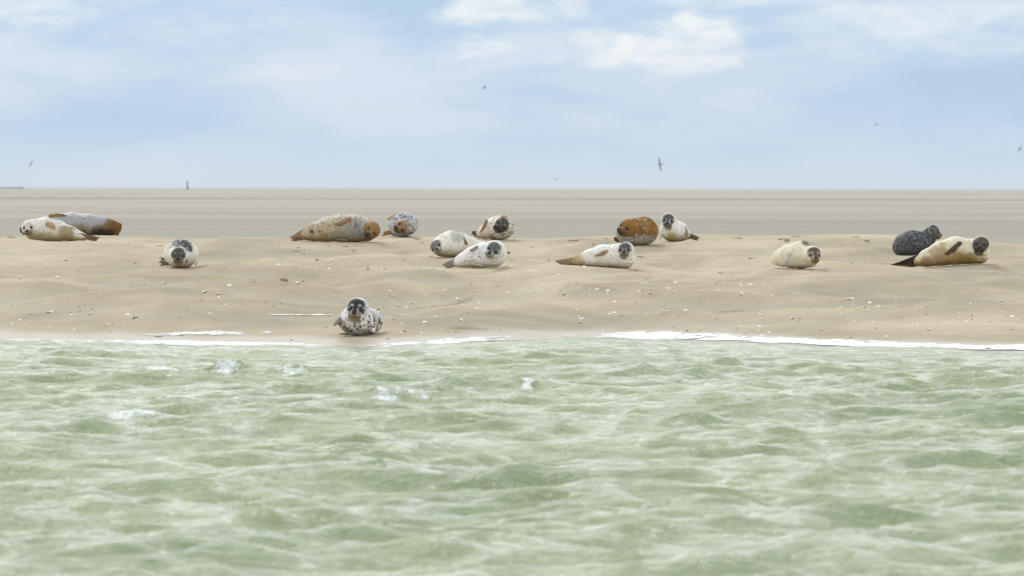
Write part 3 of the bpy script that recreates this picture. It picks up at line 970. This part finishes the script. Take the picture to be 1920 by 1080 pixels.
def build_water():
    xs = np.concatenate([-np.geomspace(3000, 7.4, 30), np.arange(-7.2, 7.25, .028), np.geomspace(7.4, 3000, 30)])
    ys = np.concatenate([np.linspace(-300, 15, 20), np.arange(16, 22, .25), np.arange(22, 66.5, .045)])
    X, Y = np.meshgrid(xs, ys)
    fade = (1 - sstep(np.abs(X), 7.0, 14)) * sstep(Y, 17, 22)
    sd = shore_d(X)
    calm = sstep(sd - Y, 0, 14) * .88 + .12
    g = np.random.default_rng(5)
    Z = np.zeros_like(X)
    DX = np.zeros_like(X)
    DY = np.zeros_like(X)
    lam = np.geomspace(.20, 3.4, 84)
    # patches of stronger and weaker wind chop
    gust = .55 + .9 * fbm2(X * .35 + 2, Y * .14, 6.6, 3)
    for i, l in enumerate(lam):
        th = math.radians(-70) + g.normal(0, .58)
        k = 2 * math.pi / l
        kx, ky = k * math.cos(th), k * math.sin(th)
        s = .024 if l < .34 else (.036 if l < 1.1 else .022)
        a = s / k
        ph = kx * X + ky * Y + g.uniform(0, 2 * math.pi) + 1.6 * (fbm2(X * .22 + i, Y * .12, i * .37, 2) - .5) * 2
        amp = a * (gust if l < 1.0 else 1.0) * (calm if l > .5 else calm ** .6)
        Z += amp * np.cos(ph)
        DX -= amp * .8 * math.cos(th) * np.sin(ph)
        DY -= amp * .8 * math.sin(th) * np.sin(ph)
    # short wind chop with sharp crests
    for k_, (sx_, sy_, a_) in enumerate(((.9, 1.9, .020), (2.3, 3.8, .012))):
        cr = np.abs(fbm2(X * sx_ + .5 * Y * sx_ + 4 * k_, Y * sy_ - .3 * X * sy_, 3.3 + 9 * k_, 2) * 2 - 1)
        Z += a_ * (1 - cr) ** 2.2 * 1.8 * gust * calm ** .6
    edge = sstep(sd - Y, -.4, 1.6)
    fade = fade * edge
    Z *= fade
    V = np.stack([X + DX * fade, Y + DY * fade, Z], -1).reshape(-1, 3)
    me = mesh_np('water', V, grid_quads(len(ys), len(xs)))
    foam_glint = np.zeros_like(X)
    crest = sstep(Z, .02, .07)
    n = fbm2(X * 9, Y * 3.5, 9.1, 3)
    n2 = fbm2(X * 3.0, Y * 1.2, 4.4, 3)
    for (px, py, w, st) in CAPS:
        cx, cy = px_world_water(px, py)
        hw = 1.25 * w * cy / F
        rr = np.sqrt(((X - cx) / hw) ** 2 + ((Y - cy - .6 * (X - cx)) / (6.5 * cy * cy / (F * CAMH))) ** 2)
        foam_glint = np.maximum(foam_glint, st * (1 - sstep(rr + (n - .5) * 1.9 + (n2 - .5) * .9, .45, 1.0)))
    glint_streak = fbm2(X * 1.3 + .4 * Y, Y * 1.5, 12.5, 4)
    foam_glint = np.maximum(foam_glint, .30 * crest * sstep(glint_streak, .60, .75))  # pale crest streaks paint glints into the colour, beside the whitecaps
    me.vertices.foreach_set('co', (V + np.stack([0 * X, 0 * X, .035 * np.minimum(foam_glint, .8) * fade * (.4 + n)], -1).reshape(-1, 3)).astype(np.float32).ravel())
    me.update()
    attr_f(me, 'foam_glint', foam_glint)
    attr_f(me, 'shallow', 1 - sstep(sd - Y, -.2, 2.2))
    m, nt, b = new_mat('sea_water')
    tc = N(nt, 'ShaderNodeTexCoord')
    ob = tc.outputs['Object']
    big = noise_(nt, mapping_(nt, ob, (.5, .18, 1)), 1.0, 5, .6, .5)
    c = ramp_(nt, big, [(.33, (.25, .305, .145)), (.66, (.335, .385, .195))])
    sh = attr_node(nt, 'shallow').outputs['Fac']
    c = mix_(nt, math_(nt, 'MULTIPLY', sh, .55), c, (.34, .30, .20))
    fo = attr_node(nt, 'foam_glint').outputs['Fac']
    fn = noise_(nt, mapping_(nt, ob, (1, .5, 1)), 15, 6, .75, .8)
    ff = smooth_(nt, math_(nt, 'ADD', fo, math_(nt, 'MULTIPLY', math_(nt, 'SUBTRACT', fn, .5), 3.2)), .45, 1.25)
    c = mix_(nt, ff, c, (.84, .87, .86))
    nt.links.new(c, b.inputs['Base Color'])
    # wind ripples too fine to model: broken streaks of rougher water
    k1 = noise_(nt, mapping_(nt, ob, (1.0, .9, 1), (7, 1, 0)), 2.1, 9, .68, 1.0)
    k2 = noise_(nt, mapping_(nt, ob, (.35, .22, 1), (1, 5, 0)), 1.0, 4, .55, .6)
    kk = math_(nt, 'ADD', k1, math_(nt, 'MULTIPLY', math_(nt, 'SUBTRACT', k2, .5), .55))
    rip = smooth_(nt, kk, .46, .60, .04, .34)
    nt.links.new(math_(nt, 'MAXIMUM', rip, math_(nt, 'MULTIPLY', ff, .7)), b.inputs['Roughness'])
    b.inputs['IOR'].default_value = 1.38
    r1 = noise_(nt, mapping_(nt, ob, (.6, 1.0, 1)), 8.0, 6, .72, .6)
    r2 = noise_(nt, mapping_(nt, ob, (.6, 1.0, 1), (4, 2, 0)), 22, 3, .6, .4)
    r0 = noise_(nt, mapping_(nt, ob, (.55, 1.0, 1), (9, 2, 0)), 3.4, 5, .62, 1.2)
    rdg = math_(nt, 'SUBTRACT', 1.0, math_(nt, 'ABSOLUTE', math_(nt, 'MULTIPLY_ADD', r0, 2.0, -1.0)))
    h = math_(nt, 'ADD', math_(nt, 'MULTIPLY', r1, .75), math_(nt, 'MULTIPLY', r2, .42))
    h = math_(nt, 'ADD', h, math_(nt, 'MULTIPLY', rdg, .5))
    bump_(nt, b, h, 1.0, .062)
    link('water', me, m, kind='structure')


build_water()

# ------------------------------------------------------------------ white water edge and films on the beach, sky sheen painted in
M_SHEEN, nt, b = new_mat('white_sheen')
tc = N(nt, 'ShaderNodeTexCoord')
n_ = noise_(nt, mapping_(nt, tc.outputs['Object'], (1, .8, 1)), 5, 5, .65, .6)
nt.links.new(ramp_(nt, n_, [(.38, (.52, .51, .48)), (.56, (.86, .87, .87))]), b.inputs['Base Color'])  # white base colour stands in for sky reflected by shallow water
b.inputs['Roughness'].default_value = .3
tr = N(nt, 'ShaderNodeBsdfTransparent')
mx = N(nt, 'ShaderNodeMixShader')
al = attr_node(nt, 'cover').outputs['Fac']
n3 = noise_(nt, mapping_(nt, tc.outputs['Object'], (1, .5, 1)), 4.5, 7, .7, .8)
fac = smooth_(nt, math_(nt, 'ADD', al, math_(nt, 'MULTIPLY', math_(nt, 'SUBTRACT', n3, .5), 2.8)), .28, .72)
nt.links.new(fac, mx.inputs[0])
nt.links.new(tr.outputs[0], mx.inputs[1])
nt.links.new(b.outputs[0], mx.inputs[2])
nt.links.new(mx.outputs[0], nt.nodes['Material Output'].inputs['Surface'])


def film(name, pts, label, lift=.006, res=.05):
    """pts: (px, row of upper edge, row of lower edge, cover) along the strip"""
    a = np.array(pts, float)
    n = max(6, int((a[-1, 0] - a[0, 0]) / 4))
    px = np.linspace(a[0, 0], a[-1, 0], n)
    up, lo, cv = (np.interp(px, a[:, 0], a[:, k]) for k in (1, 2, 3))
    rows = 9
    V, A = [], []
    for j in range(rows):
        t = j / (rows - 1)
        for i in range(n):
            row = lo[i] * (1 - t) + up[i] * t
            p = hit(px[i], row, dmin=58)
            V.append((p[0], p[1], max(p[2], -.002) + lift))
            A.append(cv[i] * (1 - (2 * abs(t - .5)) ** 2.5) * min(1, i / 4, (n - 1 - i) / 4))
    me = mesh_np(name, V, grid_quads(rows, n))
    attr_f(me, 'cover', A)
    return link(name, me, M_SHEEN, label=label, kind='stuff')


film('shore_sheen', [(-30, 634, 650, 0.30), (60, 636, 651, 0.42), (160, 637, 653, 0.53), (300, 637, 655, 0.81), (450, 641, 658, 0.85), (560, 643, 660, 0.81), (620, 646, 660, 0.21), (690, 646, 660, 0.26), (740, 642, 660, 0.81),
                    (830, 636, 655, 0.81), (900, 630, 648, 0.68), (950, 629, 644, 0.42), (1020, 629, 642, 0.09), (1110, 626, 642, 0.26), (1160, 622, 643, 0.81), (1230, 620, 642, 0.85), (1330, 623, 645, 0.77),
                    (1420, 631, 649, 0.81), (1560, 635, 654, 0.85), (1700, 642, 660, 0.81), (1820, 646, 662, 0.77), (1950, 646, 662, 0.81)], 'white edge of shallow water with painted sky sheen', .012)
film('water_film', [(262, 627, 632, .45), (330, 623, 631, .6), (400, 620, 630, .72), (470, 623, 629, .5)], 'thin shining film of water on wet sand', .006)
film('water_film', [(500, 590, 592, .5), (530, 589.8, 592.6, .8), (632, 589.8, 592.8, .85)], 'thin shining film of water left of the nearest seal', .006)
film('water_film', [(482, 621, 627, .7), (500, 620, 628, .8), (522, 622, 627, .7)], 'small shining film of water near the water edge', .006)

# ------------------------------------------------------------------ shells and clumps on the sand
M_SHELL, nt, b = new_mat('shell')
tc = N(nt, 'ShaderNodeTexCoord')
oi = N(nt, 'ShaderNodeObjectInfo')
nt.links.new(ramp_(nt, oi.outputs['Random'], [(.0, (.80, .78, .72)), (.6, (.84, .80, .70)), (.8, (.66, .55, .40)), (1, (.40, .30, .22))]), b.inputs['Base Color'])
b.inputs['Roughness'].default_value = .4


def shell_mesh(k):
    n, m = 5, 12
    V, Q = [], []
    for i in range(n + 1):
        r = i / n
        for j in range(m):
            a = 2 * math.pi * j / m
            rad = r * (1 + .10 * math.cos(a * 6) * r + .18 * math.cos(a + k))
            V.append((rad * math.cos(a), rad * .8 * math.sin(a), .42 * (1 - r * r) * (1 + .25 * math.cos(a)) + .02))
    for i in range(n):
        for j in range(m):
            Q.append((i * m + j, (i + 1) * m + j, (i + 1) * m + (j + 1) % m, i * m + (j + 1) % m))
    me = mesh_np('shell', V, Q)
    me.materials.append(M_SHELL)
    return me


SH = [shell_mesh(k) for k in range(3)]
CL = [(700, 900, 540, 600, 45), (930, 1160, 500, 560, 34), (1190, 1450, 528, 556, 40), (1570, 1760, 560, 582, 24), (0, 260, 575, 625, 26), (1310, 1440, 588, 630, 18),
      (1000, 1330, 560, 610, 26), (1440, 1900, 540, 640, 30), (300, 480, 530, 600, 16), (520, 700, 470, 540, 12), (60, 300, 460, 540, 8), (700, 900, 600, 628, 8), (1870, 1915, 565, 600, 7)]
for (x0, x1, y0, y1, n) in CL:
    for _ in range(n):
        px = random.uniform(x0, x1)
        py = random.uniform(y0, y1)
        p = hit(px, py)
        s = random.choice((.014, .017, .020, .025, .034))
        o = link('shell', random.choice(SH), loc=(p[0], p[1], p[2] - .002), label='small pale shell lying on the sand', cat='shell', group='shells scattered over the sandbank')
        o.rotation_euler = (random.uniform(-.5, .5), random.uniform(-.5, .5), random.uniform(0, 6.3))
        o.scale = (s, s, s * 1.1)

M_CLUMP, nt, b = new_mat('sand_clump')
tc = N(nt, 'ShaderNodeTexCoord')
nt.links.new(ramp_(nt, noise_(nt, tc.outputs['Object'], 30, 4), [(.3, (.20, .14, .07)), (.7, (.40, .30, .17))]), b.inputs['Base Color'])
b.inputs['Roughness'].default_value = .8


def clump(px, py, w, h, label=None):
    p = hit(px, py)
    sc = p[1] / F
    V, Q = [], []
    base = 0
    k = max(2, int(w / (1.1 * h)))
    rr = np.random.default_rng(int(px * 7 + py))
    for i in range(k):
        r = h * sc * rr.uniform(.38, .62)
        c = np.array([((i + .5) / k - .5) * (w - h) * sc, rr.uniform(-.3, .3) * r, r * .15])
        n, m = 5, 9
        for a in range(n + 1):
            for q in range(m):
                t, ph = math.pi * a / n, 2 * math.pi * q / m
                v = np.array([math.sin(t) * math.cos(ph) * 1.5, math.sin(t) * math.sin(ph), math.cos(t) * .8])
                V.append(c + v * r * rr.uniform(.75, 1.2) * (1 if 0 < a < n else .9))
        for a in range(n):
            for q in range(m):
                Q.append((base + a * m + q, base + (a + 1) * m + q, base + (a + 1) * m + (q + 1) % m, base + a * m + (q + 1) % m))
        base += (n + 1) * m
    link('sand_clump', mesh_np('sand_clump', V, Q, False), M_CLUMP, loc=p, label=label or 'small dark clump of coiled sand on the beach', cat='sand clump',
         group=None if label else 'small dark sand clumps on the bank')


clump(531, 526, 17, 8, 'largest brown sand clump, standing below the large tan seal')
clump(560, 465, 7, 3.5)
for a in [(555, 472, 18, 3.5), (596, 488, 10, 4), (647, 463, 14, 3), (662, 471, 12, 3.5), (690, 505, 10, 4), (721, 505, 8, 3), (808, 482, 11, 3.5), (568, 528, 6, 3), (781, 449, 14, 3), (792, 455, 9, 3),
          (1075, 452, 20, 3.5), (1112, 459, 9, 3), (998, 464, 9, 3), (958, 489, 7, 3), (1028, 489, 8, 3.5), (1200, 482, 14, 4), (1193, 508, 8, 4), (1137, 448, 6, 3), (1470, 449, 24, 3), (1475, 453, 8, 7),
          (1493, 444, 20, 3), (1625, 453, 8, 6), (1604, 445, 16, 3), (1380, 447, 24, 3), (1410, 485, 16, 3), (1350, 512, 12, 3), (148, 576, 8, 4), (172, 580, 5, 3), (150, 583, 6, 3), (168, 591, 6, 3), (133, 587, 7, 3),
          (253, 597, 4, 6), (340, 630, 8, 4), (207, 623, 4, 3), (298, 632, 20, 3), (20, 446, 18, 3), (300, 462, 14, 3), (253, 494, 6, 3), (1288, 621, 4, 4), (1312, 620, 4, 3), (1387, 634, 6, 5), (1595, 634, 7, 4),
          (1164, 593, 5, 3), (1500, 598, 5, 3), (1737, 591, 6, 3), (1898, 618, 6, 3), (1344, 532, 5, 3), (727, 636, 8, 3), (547, 638, 5, 3), (882, 533, 5, 3), (756, 488, 4, 3), (1262, 614, 4, 3), (39, 523, 6, 3),
          (475, 530, 6, 3), (611, 614, 6, 4), (738, 600, 7, 3), (758, 622, 5, 4)]:
    clump(*a)

# fine grit: chips too small and too many to count
def build_grit():
    g = np.random.default_rng(21)
    V, Q, A = [], [], []
    n = 2600
    y = g.uniform(63.5, 88, n)
    x = g.uniform(-1, 1, n) * y * .098
    keep = fbm2(x * .5 + 7, y * .35, 15.3, 3) + g.uniform(-.12, .12, n) > .47
    x, y = x[keep], y[keep]
    z = terrain(x, y)
    for i in range(len(x)):
        s_ = g.choice([.005, .007, .010, .013])
        a = g.uniform(0, 6.3)
        b0 = len(V)
        for (u_, v_, w_) in ((1, 0, .1), (0, .7, .1), (-1, .1, .1), (0, -.7, .1), (0, 0, .9), (0, 0, -.5)):
            V.append((x[i] + s_ * (u_ * math.cos(a) - v_ * math.sin(a)), y[i] + s_ * (u_ * math.sin(a) + v_ * math.cos(a)), z[i] + s_ * w_))
        for k in range(4):
            Q.append((b0 + k, b0 + (k + 1) % 4, b0 + 4))
            Q.append((b0 + (k + 1) % 4, b0 + k, b0 + 5))
        A += [g.uniform() < .55] * 6
    me = mesh_np('shell_grit', V, Q, False)
    attr_f(me, 'dark', A)
    m, nt, b = new_mat('grit')
    nt.links.new(mix_(nt, attr_node(nt, 'dark').outputs['Fac'], (.78, .74, .64), (.16, .115, .065)), b.inputs['Base Color'])
    link('shell_grit', me, m, label='fine shell grit and dark crumbs strewn over the sandbank', kind='stuff')


build_grit()

# ------------------------------------------------------------------ birds
M_BIRD, nt, b = new_mat('gull_feathers')
tc = N(nt, 'ShaderNodeTexCoord')
nt.links.new(ramp_(nt, noise_(nt, tc.outputs['Object'], 9, 3), [(.3, (.07, .075, .085)), (.7, (.20, .21, .23))]), b.inputs['Base Color'])
b.inputs['Roughness'].default_value = .7


def gull(px, py, dist, span, heading, bank, flap, label):
    r = ray(px, py)
    loc = (r[0] * dist, dist, CAMH + r[2] * dist)
    bm = []
    V, Q = [], []
    # body along +Y
    prof = [(-.42, .012), (-.30, .035), (-.12, .062), (.05, .066), (.18, .050), (.25, .042), (.31, .038), (.36, .016), (.40, .004)]
    m = 10
    for (yy, rr) in prof:
        for j in range(m):
            a = 2 * math.pi * j / m
            V.append((rr * math.cos(a), yy, rr * .95 * math.sin(a)))
    for i in range(len(prof) - 1):
        for j in range(m):
            Q.append((i * m + j, i * m + (j + 1) % m, (i + 1) * m + (j + 1) % m, (i + 1) * m + j))
    for sx in (-1, 1):      # wings with thickness, two segments and a pointed tip
        st = [(.03, .10, -.12, 0), (.20, .15, -.10, math.sin(flap) * .18), (.42, .16, -.04, math.sin(flap) * .42), (.60, .06, -.06, math.sin(flap) * .44 - .02), (.74, -.10, -.13, math.sin(flap) * .42 - .05)]
        b0 = len(V)
        for (xx, yl, yt, zz) in st:
            th = .014 * (1 - xx) + .003
            V += [(sx * xx, yl, zz), (sx * xx, (yl + yt) / 2, zz + th), (sx * xx, yt, zz), (sx * xx, (yl + yt) / 2, zz - th)]
        for i in range(len(st) - 1):
            for j in range(4):
                a0, a1 = b0 + i * 4 + j, b0 + i * 4 + (j + 1) % 4
                Q.append((a0, a1, a1 + 4, a0 + 4))
    b0 = len(V)
    V += [(-.03, -.36, 0), (.03, -.36, 0), (.075, -.52, .004), (-.075, -.52, .004), (-.03, -.36, -.01), (.03, -.36, -.01), (.075, -.52, -.004), (-.075, -.52, -.004)]
    Q += [(b0, b0 + 1, b0 + 2, b0 + 3), (b0 + 7, b0 + 6, b0 + 5, b0 + 4), (b0 + 3, b0 + 2, b0 + 6, b0 + 7)]
    V = np.array(V) * span / 1.45
    o = link('gull', mesh_np('gull', V, Q), M_BIRD, loc=loc, label=label, cat='bird', group='gulls flying over the flats')
    o.rotation_euler = Euler((math.radians(5), bank, heading), 'XYZ')


gull(1237, 308, 420, 1.1, math.radians(38), math.radians(80), .15, 'largest flying gull, wings almost upright, low in the sky right of centre')
gull(908, 165, 560, .95, math.radians(60), math.radians(-28), .35, 'flying gull high in the middle of the sky')
gull(1643, 234, 800, .9, math.radians(50), math.radians(-30), .3, 'tiny gull flying high above the far right seals')
gull(1912, 280, 650, .95, math.radians(40), math.radians(-55), .2, 'flying gull at the right edge of the sky')
gull(1042, 336, 900, .9, math.radians(80), math.radians(-10), .1, 'tiny gull flying just above the horizon')
gull(58, 307, 500, .85, math.radians(30), math.radians(-58), -.1, 'flying gull at the left, above the far coast')

# ------------------------------------------------------------------ beacon and far coast
M_FAR, nt, b = new_mat('weathered_steel')
tc = N(nt, 'ShaderNodeTexCoord')
nt.links.new(ramp_(nt, noise_(nt, tc.outputs['Object'], 1.5, 3), [(.3, (.07, .08, .09)), (.7, (.12, .13, .14))]), b.inputs['Base Color'])
b.inputs['Roughness'].default_value = .6


def lathe(prof, m=12):
    V, Q = [], []
    for (z, r) in prof:
        for j in range(m):
            a = 2 * math.pi * j / m
            V.append((r * math.cos(a), r * math.sin(a), z))
    for i in range(len(prof) - 1):
        for j in range(m):
            Q.append((i * m + j, i * m + (j + 1) % m, (i + 1) * m + (j + 1) % m, (i + 1) * m + j))
    return V, Q


D = 4200.0
r = ray(351.5, 352)
root = bpy.data.objects.new('beacon_tower', None)
COL.objects.link(root)
root.location = (r[0] * D, D, 0)
root['label'] = 'thin dark beacon tower far off on the horizon at left'
root['category'] = 'tower'
for nm, pr in (('base', [(0, 1.5), (.9, 1.4), (1.5, .6), (1.5, .01)]), ('tower', [(1.3, .62), (4.2, .66), (5.0, .50), (5.0, .01)]), ('lantern', [(4.95, .72), (5.1, .72), (5.1, .42), (6.2, .40), (6.8, .1), (7.6, .05), (7.6, .01)])):
    link(nm, mesh_np(nm, *lathe(pr)), M_FAR, root)

M_TREE, nt, b = new_mat('far_foliage')
tc = N(nt, 'ShaderNodeTexCoord')
nt.links.new(ramp_(nt, noise_(nt, tc.outputs['Object'], .3, 4), [(.3, (.035, .05, .03)), (.7, (.08, .10, .06))]), b.inputs['Base Color'])
V, Q = [], []
g = np.random.default_rng(3)
D = 5200.0
for i in range(260):
    px = g.uniform(-120, 46)
    x = (px - 960) * D / F
    env = 1.0 if px < 40 else .5
    rr = g.uniform(.3, .8) * (1.2 if (px % 17) < 8 else .7) * env
    c = np.array([x, D + g.uniform(-20, 20), rr * g.uniform(.5, 1.0)])
    b0 = len(V)
    m, n = 7, 4
    for a in range(n + 1):
        for q in range(m):
            t, ph = math.pi * a / n, 2 * math.pi * q / m
            V.append(c + rr * g.uniform(.8, 1.15) * np.array([1.5 * math.sin(t) * math.cos(ph), 1.5 * math.sin(t) * math.sin(ph), math.cos(t)]))
    for a in range(n):
        for q in range(m):
            Q.append((b0 + a * m + q, b0 + (a + 1) * m + q, b0 + (a + 1) * m + (q + 1) % m, b0 + a * m + (q + 1) % m))
link('far_woodland', mesh_np('far_woodland', V, Q), M_TREE, label='low dark line of trees on the far coast at left', kind='stuff')

# ------------------------------------------------------------------ haze
HZ = True
if HZ:
    me = bpy.data.meshes.new('haze')
    x0, x1, y0, y1, z0, z1 = -9500, 9500, -400, 15500, -3.5, 40
    v = [(x0, y0, z0), (x1, y0, z0), (x1, y1, z0), (x0, y1, z0), (x0, y0, z1), (x1, y0, z1), (x1, y1, z1), (x0, y1, z1)]
    me.from_pydata(v, [], [(3, 2, 1, 0), (4, 5, 6, 7), (0, 1, 5, 4), (1, 2, 6, 5), (2, 3, 7, 6), (3, 0, 4, 7)])
    m = bpy.data.materials.new('haze')
    m.use_nodes = True
    nt = m.node_tree
    nt.nodes.clear()
    out = N(nt, 'ShaderNodeOutputMaterial')
    pv = N(nt, 'ShaderNodeVolumePrincipled')
    pv.inputs['Color'].default_value = (.92, .96, 1, 1)
    pv.inputs['Density'].default_value = .00008
    pv.inputs['Anisotropy'].default_value = .2
    nt.links.new(pv.outputs[0], out.inputs['Volume'])
    link('haze', me, m, kind='stuff')
